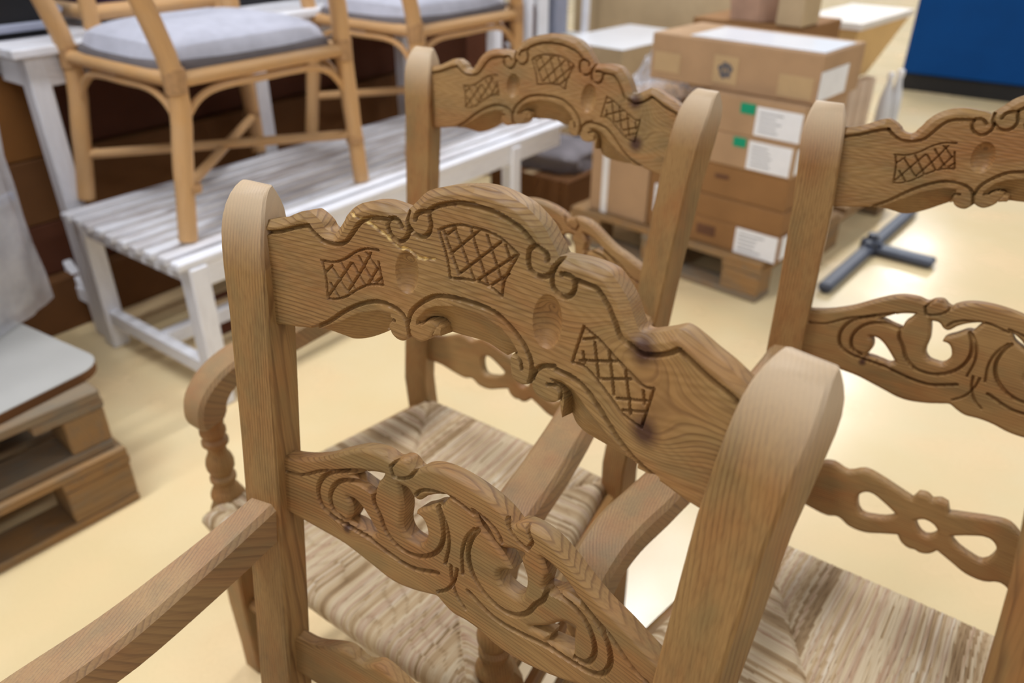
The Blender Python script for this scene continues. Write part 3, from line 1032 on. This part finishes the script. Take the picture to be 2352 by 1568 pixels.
# black case with crossed straps on the table's left end
bx = thing('strapped_case', 'black case with crossed pale straps on the left end of the white table', 'case', at(BF, -.09, .765, TH + .001), A53)
part('body', M['black'], bx, (-.02, .18, .19), (.60, .34, .38), .01)
part('front_rail', M['strap'], bx, (.08, -.004, .028), (.42, .02, .020), .004)
for s in (-1, 1):
    part('strap', M['strap'], bx, (.165, .0, .185), (.38, .012, .020), .003, Matrix.Rotation(s * math.radians(43), 3, 'Y'))
part('side_strap', M['strap'], bx, (.0, .004, .055), (.08, .012, .018), .003, Matrix.Rotation(math.radians(40), 3, 'Y'))

# ------------------------------------------------------------------ rattan armchairs on the bench
def cushion_mb(lx, ly, h):
    n = 28
    mb, V, W = MB(), [], []
    for i in range(n + 1):
        for j in range(n + 1):
            a, b = i / n * 2 - 1, j / n * 2 - 1
            r = 1 - .10 * (abs(a * b) ** 3)
            z = h * ((1 - a ** 4) * (1 - b ** 4)) ** .42
            V.append((a * lx * r, b * ly * r, .030 + z))
    F = []
    for i in range(n):
        for j in range(n):
            q = i * (n + 1) + j
            F.append((q, q + n + 1, q + n + 2, q + 1))
    mb.add(V, F, None, True)
    return mb


def make_rattan(label, group=None):
    t = thing('rattan_armchair', label, 'chair', group=group)
    m = M['rattan']
    L, Wd, SH = .275, .245, .385
    for s in (-1, 1):
        # rear leg and back post in one pole, front leg and arm post in one pole
        MB().tube(bez([(-L - .03, s * (Wd + .005), 0), (-L + .0, s * Wd, .18), (-L + .025, s * Wd, SH), (-L - .042, s * Wd, SH + .27), (-L - .10, s * (Wd + .005), SH + .56)], 4), [.0235] * 4 + [.025] * 8 + [.0245] * 4 + [.023], 12).build('back_pole', m, t)
        MB().tube(bez([(L + .02, s * (Wd + .005), 0), (L + .012, s * Wd, .18), (L, s * Wd, SH), (L - .008, s * Wd, SH + .15), (L - .07, s * (Wd + .01), SH + .26)], 4), [.0235] * 5 + [.025] * 7 + [.0235] * 5, 12).build('front_pole', m, t)
        MB().tube(bez([(L - .06, s * (Wd + .012), SH + .262), (0, s * (Wd + .03), SH + .265), (-L - .055, s * (Wd + .004), SH + .28)], 5), .017, 10).build('arm', m, t)
        MB().tube([(-L + .02, s * Wd, SH), (L, s * Wd, SH)], .0185, 12).build('seat_rail', m, t)
        MB().tube(bez([(-L + .006, s * Wd, .215), (-L + .04, s * Wd, .30), (-L + .115, s * Wd, SH - .036), (0, s * Wd, SH - .031), (L - .10, s * Wd, SH - .036), (L - .025, s * Wd, .30), (L + .010, s * Wd, .215)], 6), .0095, 8).build('bow', m, t)
    for x, k in ((-L + .022, 1), (L, 1)):
        MB().tube([(x, -Wd, SH), (x, Wd, SH)], .0185, 12).build('seat_rail', m, t)
        sx = -1 if x < 0 else 1
        MB().tube(bez([(x - .016 * -sx, -Wd, .215), (x, -Wd + .03, .30), (x, -Wd + .10, SH - .036), (x, 0, SH - .031), (x, Wd - .10, SH - .036), (x, Wd - .03, .30), (x - .016 * -sx, Wd, .215)], 6), .0095, 8).build('bow', m, t)
    for s in (-1, 1):
        MB().tube([(-L - .01, s * Wd, .125), (L + .014, -s * Wd, .130 + .012 * s)], .0135, 10).build('stretcher', m, t)
    for x, s in ((-L + .024, -1), (-L + .024, 1), (L, -1), (L, 1)):
        MB().tube([(x, s * Wd, SH - .028), (x, s * Wd, SH + .028)], .0272, 12).build('binding', M['binding'], t)
        MB().tube([(x + (-.016 if x < 0 else .012), s * (Wd + .002), .118), (x + (-.016 if x < 0 else .012), s * (Wd + .002), .135)], .0265, 12).build('binding', M['binding'], t)
    MB().tube([(-L - .10, -Wd, SH + .56), (-L - .10, Wd, SH + .56)], .019, 12).build('top_rail', m, t)
    o = cushion_mb(L - .012, Wd - .012, .062).build('cushion_top', M['cushion'], t)
    o.location = (.008, 0, SH + .004)
    o['label'] = 'domed light grey seat cushion'
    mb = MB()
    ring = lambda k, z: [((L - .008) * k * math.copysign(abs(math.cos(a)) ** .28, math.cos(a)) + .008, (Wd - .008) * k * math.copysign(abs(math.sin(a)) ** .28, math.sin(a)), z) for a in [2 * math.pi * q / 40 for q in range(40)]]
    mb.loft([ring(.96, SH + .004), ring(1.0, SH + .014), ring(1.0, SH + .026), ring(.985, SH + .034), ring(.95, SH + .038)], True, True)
    mb.build('cushion_border', M['cushion_side'], t)['label'] = 'side of the seat cushion, its shade painted dark grey'
    return t


rat = make_rattan('rattan armchair with grey domed cushion on the left end of the white bench')
rat.location = Vector((-.842, 2.262, BH + .0045))
rat.rotation_euler = (0, 0, A53)
rat2 = copy_tree(rat, None, Vector((-.842, 2.262, BH + .0045)) + E1 * .865 + E2 * .04, A53, 'rattan armchair with grey cushion farther along the white bench, seat at the top edge')

# low rattan stool with a dark cushion on the tall table
st = thing('rattan_stool', 'rattan stool with dark purple cushion on the white table behind the grey cushion', 'stool', at(BF, .505, .95, TH + .001), A53)
for s in (-1, 1):
    MB().tube([(-.20, s * .18, .042), (.22, s * .18, .042)], .022, 12).build('seat_rail', M['rattan'], st)
    MB().tube([(s * .21, -.18, .042), (s * .21, .18, .042)], .022, 12).build('seat_rail', M['rattan'], st)
    for s2 in (-1, 1):
        MB().tube([(s * .21, s2 * .18, 0), (s * .21, s2 * .18, .16)], .024, 12).build('leg', M['rattan'], st)
o = cushion_mb(.19, .16, .07).build('cushion', M['purple'], st)
o.location = (0, 0, .03)

# ------------------------------------------------------------------ brown flat cartons behind and below the bench
def carton(name, label, loc, size, mat, rz=A53, group=None, tape=True):
    """closed carton; local origin at the middle of its base"""
    t = thing(name, label, 'box', loc, rz, group)
    x, y, z = size
    part('body', mat, t, (0, 0, z / 2), size, .004)
    if tape:
        part('tape', M['tape'], t, (0, 0, z + .0006), (x * 1.002, .05, .0012), .0004)
    return t


def ctr(a, b, z=0.0): return at(BF, a, b, z)


carton('flat_carton', 'lowest long dark brown carton on the floor behind the white bench', ctr(.60, .97), (2.6, .44, .17), M['card_dark'])
carton('flat_carton', 'long chestnut carton stacked second, behind the white bench', ctr(.60, 1.0, .172), (2.5, .40, .16), M['card_red'])
carton('flat_carton', 'long brown carton stacked third behind the bench, above the chestnut one', ctr(.57, 1.0, .334), (2.5, .40, .19), M['card_dark'])
carton('flat_carton', 'orange brown carton topmost behind the bench, right under the white table', ctr(-.28, 1.0, .526), (.74, .40, .24), M['card_brown'])
carton('flat_carton', 'dark chestnut carton topmost behind the rattan chair legs, under the white table', ctr(.93, 1.02, .526), (1.64, .36, .22), M['card_red'])
carton('tall_carton', 'dark brown carton behind the left legs of the bench, left of the long cartons', ctr(-1.05, 1.05), (.42, .5, .70), M['card_dark'])
bk = thing('dark_case', 'black case on the white table behind the backs of the rattan chairs', 'case', at(BF, 1.28, .98, TH + .001), A53)
part('body', M['black'], bk, (0, 0, .10), (.9, .30, .20), .01)
part('lid', M['black'], bk, (0, 0, .215), (.91, .31, .03), .006)
for x in (-.25, .25):
    part('latch', M['strap'], bk, (x, -.158, .19), (.05, .010, .04), .002)
carton('flat_carton', 'thin brown carton lying under the white slatted bench', ctr(.75, .41, 0), (1.0, .14, .07), M['card_red'])
carton('square_carton', 'dark red carton seen between the legs of the farther rattan chair', ctr(2.40, 1.20, 0), (.32, .40, .78), M['card_red'])
carton('flat_carton', 'brown carton under the right end of the bench beside the grey blanket', ctr(2.03, .28, 0), (.5, .42, .14), M['card_dark'])


def lump(name, label, cat, loc, size, mat, seed, rz=A53):
    n = 14
    rng = np.random.default_rng(seed)
    mb, secs = MB(), []
    ph = rng.uniform(0, 6, 6)
    for i in range(n + 1):
        t = i / n
        k = (1 - (2 * t - 1) ** 4) ** .4 * .98 + .02 if t > .5 else .96 + .04 * t
        if t > .5: k = max(.05, (1 - ((t - .5) / .5) ** 3) ** .6)
        ring = []
        for j in range(28):
            a = 2 * math.pi * j / 28
            r = 1 + .07 * math.sin(3 * a + ph[0] + 3 * t) + .05 * math.sin(7 * a + ph[1] + 5 * t) + .03 * math.sin(11 * a + ph[2])
            c, s = math.cos(a), math.sin(a)
            ring.append((size[0] / 2 * k * r * math.copysign(abs(c) ** .6, c), size[1] / 2 * k * r * math.copysign(abs(s) ** .6, s), size[2] * t))
        secs.append(ring)
    mb.loft(secs)
    o = mb.build(name, mat)
    o.location = loc
    o.rotation_euler = (0, 0, rz)
    return tag(o, label, cat)


lump('folded_blanket', 'grey folded blanket on the brown carton under the bench end', 'blanket', ctr(2.0, .28, .142), (.34, .36, .10), M['blanket'], 3)
lump('cloth_bundle', 'purple cloth bundle on the brown carton right of the grey blanket', 'cloth', ctr(2.24, .26, .142), (.12, .14, .15), M['purple'], 5)

# ------------------------------------------------------------------ EUR pallets
def make_pallet(name, label, loc, rz, mat, cat='pallet', h=.150, L=1.2, Wd=.8, blk=.14):
    """long side along local x, origin at a bottom corner (x to the right, y away)"""
    t = thing(name, label, cat, loc, rz)
    pick = lambda: random.choice([mat, mat, M['pallet_grey']])
    b = .022
    hb = h - 3 * b
    for y, w in ((.05, .10), (Wd / 2, .145), (Wd - .05, .10)):
        part('bottom_board', pick(), t, (L / 2, y, b / 2), (L, w, b), .003)
        for x in (blk / 2, L / 2, L - blk / 2):
            part('block', mat, t, (x, y, b + hb / 2), (blk, w * .97, hb), .004)
    for x in (.07, L / 2, L - .07):
        part('stringer_board', pick(), t, (x, Wd / 2, b + hb + b / 2), (.145, Wd, b), .003)
    nd = 5 if Wd < 1 else 7
    for k in range(nd):
        w = .145 if k % 2 == 0 else .10
        y = .0725 + k * (Wd - .145) / (nd - 1)
        part('deck_board', pick(), t, (L / 2, y, h - b / 2), (L, w, b), .003)
    return t


# two pallets at the left edge: the right end of their front side is in view
PLC = Vector((-.850, 1.388, 0))
pl_ang = math.radians(50)
pd = Vector((math.cos(pl_ang), math.sin(pl_ang), 0))
make_pallet('wooden_pallet', 'lower of the two wooden pallets stacked at the left edge of the photo', PLC - pd * 1.2, pl_ang, M['pallet'])
make_pallet('wooden_pallet', 'upper of the two stacked wooden pallets on the left, right under the pale board', PLC - pd * 1.215 + Vector((-.012, .012, .1505)), pl_ang, M['pallet'], blk=.085)
pn = Vector((-pd.y, pd.x, 0))
# pale board with rounded corners on the pallets
bang = math.radians(59)
bv = Vector((math.cos(bang), math.sin(bang), 0))
bd = thing('pale_board', 'pale grey board with rounded corner lying on the two stacked pallets', 'board', Vector((-.884, 1.466, .3015)) - bv * 1.2, bang)
mb = MB()
pts = []
for cx, cy, a0 in ((1.20 - .06, .06, -90), (1.20 - .06, .62, 0), (.06, .62, 90), (.06, .06, 180)):
    for k in range(7):
        a = math.radians(a0 + k * 15)
        pts.append((cx + .06 * math.cos(a), cy + .06 * math.sin(a)))
mb.loft([[(x, y, z) for x, y in pts] for z in (0, .020)], True, False)
mb.build('core', M['card_dark'], bd)
mb = MB()
mb.loft([[(x, y, z) for x, y in pts] for z in (.0201, .0225)], True, False)
mb.build('laminate', M['board'], bd)['label'] = 'pale grey laminate face'

# wrapped furniture piece standing on the board
wr = thing('wrapped_furniture', 'grey furniture piece wrapped in translucent film on the pale board', 'package', Vector((-1.14, 1.772, .3245)), math.radians(82))
part('panel', M['panel'], wr, (-.37, .17, .48), (.68, .28, .96), .01)
part('panel_edge', M['strap'], wr, (-.37, .02, .27), (.70, .014, .022), .003)
secs = []
for i in range(15):
    t = i / 14
    ring = []
    for j in range(48):
        a = 2 * math.pi * j / 48
        c, s = math.cos(a), math.sin(a)
        r = 1 + .02 * math.sin(5 * a + 7 * t) + .015 * math.sin(13 * a - 9 * t) + .01 * math.sin(23 * a + 15 * t)
        sp = 1
        ring.append((-.37 + .385 * r * sp * math.copysign(abs(c) ** .3, c), .18 + .19 * r * sp * math.copysign(abs(s) ** .3, s), 0.004 + 1.0 * t))
    secs.append(ring)
mb = MB()
mb.loft(secs, False, True)
mb.build('plastic_film', M['film'], wr)

# ------------------------------------------------------------------ carton stack on its pallet (axes g to the left, d away)
SA = Vector((.8196, 2.3777, 0))
ga = math.radians(138)
Gx = Vector((-math.cos(ga), -math.sin(ga), 0))          # local +x: to the right
Gd = Vector((-Gx.y, Gx.x, 0))                           # local +y: away
sa_rz = math.atan2(Gx.y, Gx.x)


def sp(g, d, z=0.0): return SA - Gx * g + Gd * d + Vector((0, 0, z))


make_pallet('wooden_pallet', 'wooden pallet under the stack of cartons in the background', sp(.8, 0), sa_rz, M['pallet'], h=.146, L=.8, Wd=1.2)


def sbox(label, g0, g1, d0, d1, z0, z1, mat, name='carton', lid=True, group=None):
    t = thing(name, label, 'box', sp((g0 + g1) / 2, (d0 + d1) / 2, z0), sa_rz, group)
    x, y, z = g1 - g0, d1 - d0, z1 - z0
    part('body', mat, t, (0, 0, z / 2), (x, y, z - .001), .004)
    if lid:
        part('flap', mat, t, (-.0, -y / 4, z - .001), (x - .004, y / 2 - .004, .003), .001)
        part('flap', mat, t, (-.0, y / 4, z - .001), (x - .004, y / 2 - .004, .003), .001)
    return t, x, y, z


def front_label(t, y, cx, cz, w_, h_, lines=4, mat='paper', name='label'):
    o = part(name, M[mat], t, (cx, -y / 2 - .001, cz), (w_, .002, h_), .0004)
    if lines:
        mb = MB()
        for k in range(lines):
            l = w_ * random.uniform(.35, .62)
            mb.box((cx - w_ * .42 + l / 2, -y / 2 - .0022, cz + h_ * (.30 - .62 * k / max(1, lines - 1))), (l, .0006, h_ * .045), .0001)
        p = mb.build('print', M['ink'], o)
        p['kind'] = 'stuff'
    return o


def side_label(t, x, cy, cz, w_, h_):
    return part('label', M['paper'], t, (x / 2 + .001, cy, cz), (.002, w_, h_), .0004)


R0, R1, D0, D1 = -.038, .30, .025, .34
lv = [.147, .243, .322, .432, .538, .656]
b1, x, y, z = sbox('bottom carton of the stack on the pallet, with a white label at its right corner', R0, R1, D0, D1, lv[0], lv[1], M['card_warm'])
front_label(b1, y, x / 2 - .082, .047, .15, .088, 5); side_label(b1, x, -y / 2 + .06, .052, .10, .08)
o = front_label(b1, y, -x / 2 + .07, .05, .07, .035, 0, 'ink_brown', 'brown_print')
b2, x, y, z = sbox('second carton from the pallet, thin and plain brown', R0 + .005, R1, D0, D1, lv[1], lv[2], M['card_warm'])
b3, x, y, z = sbox('third carton from the pallet, brown with a small dark print', R0 + .01, R1, D0 + .005, D1, lv[2], lv[3], M['card_warm'])
front_label(b3, y, -x / 2 + .10, .07, .05, .014, 0, 'ink_brown', 'brown_print')
b4, x, y, z = sbox('fourth carton from the pallet, with green sticker and white label', R0 + .006, R1, D0, D1, lv[3], lv[4], M['card'])
front_label(b4, y, x / 2 - .080, .052, .145, .09, 5); front_label(b4, y, x / 2 - .185, .085, .045, .03, 0, 'green', 'green_sticker'); side_label(b4, x, -y / 2 + .06, .052, .09, .08)
b5, x, y, z = sbox('carton with green sticker and white label directly under the large top carton', R0 - .005, R1, D0, D1, lv[4], lv[5], M['card'])
front_label(b5, y, x / 2 - .080, .054, .15, .088, 5); front_label(b5, y, x / 2 - .185, .086, .05, .032, 0, 'green', 'green_sticker')
# large top carton with an emblem on a tan sticker
b6, x, y, z = sbox('large top carton with a dark round emblem and two tan stickers on its front', -.055, .535, .06, .37, lv[5] + .001, .802, M['card'])
part('glare_sheet', M['sheet'], b6, (.06, -.02, z + .003), (x - .14, y - .08, .003), .001)  # wrapped carton top, overhead glare painted as white
front_label(b6, y, -x / 2 + .065, .058, .10, .062, 0, 'tape_light', 'sticker')
front_label(b6, y, -.015, .062, .085, .085, 0, 'tape_light', 'sticker')
front_label(b6, y, x / 2 - .075, .045, .11, .065, 0, 'tape_light', 'sticker')
secs = []
ring = [(-.015 + (.024 + .004 * math.sin(5 * a)) * math.cos(a), (.024 + .004 * math.cos(7 * a)) * math.sin(a)) for a in [2 * math.pi * k / 30 for k in range(30)]]
inn = [(-.015 + .010 * math.cos(2 * math.pi * k / 30), .010 * math.sin(2 * math.pi * k / 30)) for k in range(30)]
mb = MB()
V = [(a, -y / 2 - .0026, .062 + b) for a, b in ring] + [(a, -y / 2 - .0026, .062 + b) for a, b in inn]
mb.add(V, [(k, (k + 1) % 30, 30 + (k + 1) % 30, 30 + k) for k in range(30)])
mb.box((-.015, -y / 2 - .0024, .062), (.008, .001, .03), .0002)
mb.build('emblem', M['ink_dark'], b6)
side_label(b6, x, -.06, .055, .20, .085)
# left part of the stack
b7, x, y, z = sbox('low brown carton with white label left of the labelled stack', .31, .475, .03, .45, .147, .360, M['card_warm'])
front_label(b7, y, -.02, .115, .075, .10, 3)
part('bright_top_strip', M['sheet'], b7, (0, -y / 2 + .05, z + .002), (x - .02, .08, .003), .001)  # light falling on this carton's top, painted white
b8, x, y, z = sbox('tall carton with white strapping on the left side of the pallet', .48, .735, .03, .45, .147, .560, M['card'])
part('strapping', M['white_strap'], b8, (-.06, -y / 2 - .001, z / 2), (.028, .003, z), .0006)
part('wide_tape', M['tape'], b8, (0, -y / 2 - .001, z - .09), (x, .002, .10), .0004)
b9, x, y, z = sbox('carton behind the large top carton, carrying the paper bag', .20, .62, .455, .80, .147, .802, M['card_warm'])
# bag and small carton
lump('paper_bag', 'crumpled brown paper bag on the cartons at the top edge of the photo', 'bag', sp(.425, .60, .8045), (.20, .22, .34), M['bag'], 11, sa_rz)
b10, x, y, z = sbox('small pale carton on the stack beside the brown paper bag', .205, .300, .46, .60, .8045, .925, M['card_pale'])
part('rim', M['card_pale'], b10, (0, 0, z - .012), (x + .012, y + .012, .024), .003)
# carton with glare painted white on its top, behind on the left, great flat carton behind it
b11, x, y, z = sbox('carton with painted white glare on top, behind the tall strapped carton', 1.20, 1.62, .86, 1.52, 0, .560, M['card_pale'])
part('glare_sheet', M['sheet'], b11, (0, 0, z + .003), (x, y, .004), .001)  # glare on the wrapped top, put in as a white layer
b12, x, y, z = sbox('huge upright cardboard carton behind the stack at the top edge', .78, 2.15, 1.70, 1.95, 0, 1.35, M['card_pale'])
# crumpled clear film
mb = MB()
n = 26
V = []
for i in range(n):
    for j in range(n):
        a, b = i / (n - 1) - .5, j / (n - 1) - .5
        rr = math.hypot(a, b)
        hgt = .17 * math.exp(-(rr * 3.6) ** 2) + .02 * math.sin(a * 40 + b * 9) * math.cos(b * 33) * (1 - rr) + .015 * random.uniform(-1, 1)
        V.append((a * .26, b * .26, max(.0, .012 + hgt)))
mb.add(V, [(i * n + j, (i + 1) * n + j, (i + 1) * n + j + 1, i * n + j + 1) for i in range(n - 1) for j in range(n - 1)], None, False)
o = mb.build('plastic_film', M['clear'])
o.location = sp(.60, .22, .561)
o.rotation_euler = (0, 0, sa_rz)
tag(o, 'crumpled clear plastic film on the tall strapped carton', 'film')

# ------------------------------------------------------------------ tapered bin on paper rolls, right of the stack
bn = thing('tapered_bin', 'beige tapered bin with off-white lid, right of the carton stack', 'bin', sp(.43, 1.50, .455), sa_rz)
def quad(x0, x1, y0, y1, z): return [(x0, y0, z), (x1, y0, z), (x1, y1, z), (x0, y1, z)]
mb = MB(); mb.loft([quad(-.10, .06, -.14, .18, 0), quad(-.17, .11, -.17, .46, .235)], True, False); mb.build('body', M['bin'], bn)
mb = MB(); mb.loft([quad(-.18, .12, -.18, .47, .2352), quad(-.18, .12, -.18, .47, .262)], True, False); mb.build('lid', M['bin_top'], bn)
k = 0
roll0 = None
for i, (g, d) in enumerate(((.365, 1.38), (.355, 1.46), (.345, 1.54), (.335, 1.62), (.44, 1.42), (.43, 1.51), (.42, 1.60))):
    mb = MB()
    if roll0 is None:
        mb.lathe([(.032, 0), (.034, .004), (.034, .447), (.030, .453), (.012, .453), (.012, .42)], seg=16)
        roll0 = mb.build('paper_roll', M['roll'])
        o = roll0
    else:
        o = roll0.copy(); COL.objects.link(o)
    o.location = sp(g, d)
    tag(o, 'cream paper roll standing upright under the tapered beige bin', 'roll', 'cream paper rolls under the bin')
for i, (g, d, lb) in enumerate(((.255, 1.68, 'white plastic bottle nearer the carton stack beside the paper rolls'), (.245, 1.78, 'white plastic bottle nearer the blue cabinet beside the paper rolls'))):
    t = thing('plastic_bottle', lb, 'bottle', sp(g, d), 0)
    MB().lathe([(.030, 0), (.032, .01), (.032, .30), (.028, .36), (.014, .42), (.013, .45)], seg=18).build('body', M['milky'], t)
    MB().lathe([(.015, .445), (.016, .45), (.016, .47), (.014, .475)], seg=14).build('cap', M['paper'], t)

# ------------------------------------------------------------------ white rack at the top, between the rattan chair and the cartons
rk = thing('white_rack', 'white metal rack with open shelves behind the farther rattan chair', 'rack', (.075, 4.35, 0), A53)
for x in (0, .55):
    for y in (0, .42):
        part('post', M['white'], rk, (x, y, .62), (.036, .036, 1.24), .004)
for z in (.16, .47, 1.0):
    for y in (0, .42):
        part('rail', M['white'], rk, (.275, y, z), (.515, .026, .034), .003)
    for x in (0, .55):
        part('rail', M['white'], rk, (x, .21, z), (.026, .385, .034), .003)
    part('shelf', M['board'], rk, (.275, .21, z + .012), (.53, .40, .012), .002)
for (a, b, z, s, m, lb, nm, ct) in ((.12, .2, .49, (.16, .2, .16), 'card_red', 'dark red box on the middle shelf of the white rack', 'small_box', 'box'), (.28, .2, .49, (.10, .2, .22), 'paper', 'white packet on the middle shelf of the white rack', 'packet', 'packet'), (.43, .2, .49, (.12, .24, .25), 'strap', 'grey binder box on the white rack, right of the packet', 'binder_box', 'box')):
    t = thing(nm, lb, ct, Vector((.075, 4.35, 0)) + E1 * a + E2 * b + Vector((0, 0, z - .002)), A53)
    part('body', M[m], t, (0, 0, s[2] / 2), s, .004)
    part('lid', M[m], t, (0, 0, s[2] + .006), (s[0] + .006, s[1] + .006, .012), .003)

# ------------------------------------------------------------------ blue cabinet
cb = Vector((2.676, 5.628, 0)); ce = Vector((3.274, 5.207, 0))
dr = (ce - cb).normalized()
ct = thing('blue_cabinet', 'blue steel cabinet with black plinth in the top right corner', 'cabinet', cb, math.atan2(dr.y, dr.x))
part('plinth', M['plinth'], ct, (.75, .30, .055), (1.5, .58, .11), .004)
part('body', M['blue'], ct, (.75, .30, .61), (1.52, .60, 1.0), .006)
for i in range(2):
    d_ = part('door', M['blue'], ct, (.38 + i * .75, -.009, .61), (.742, .018, .98), .004)
    part('handle', M['black_steel'], d_, (.68 + i * .14, -.03, .80), (.02, .025, .14), .004)

# ------------------------------------------------------------------ black steel table foot on the floor
p0, p1 = Vector((1.0772, 2.4561, 0)), Vector((1.7057, 3.2109, 0))
dr = (p1 - p0).normalized()
ft = thing('steel_foot', 'dark steel stand foot with a short side arm on the floor, right of the cartons', 'stand', p0, math.atan2(dr.y, dr.x))
part('bar', M['black_steel'], ft, (.50, 0, .022), (1.0, .048, .032), .008)
part('side_arm', M['black_steel'], ft, (.475, -.125, .020), (.070, .21, .028), .008)
mb = MB(); mb.lathe([(.040, .0), (.042, .008), (.040, .046), (.022, .058), (.020, .075)], (.475, 0, 0), 20); mb.build('hub', M['black_steel'], ft)
for x in (.02, .98):
    mb = MB(); mb.lathe([(.014, 0), (.016, .003), (.014, .008)], (x, 0, 0), 14); mb.build('pad', M['black'], ft)
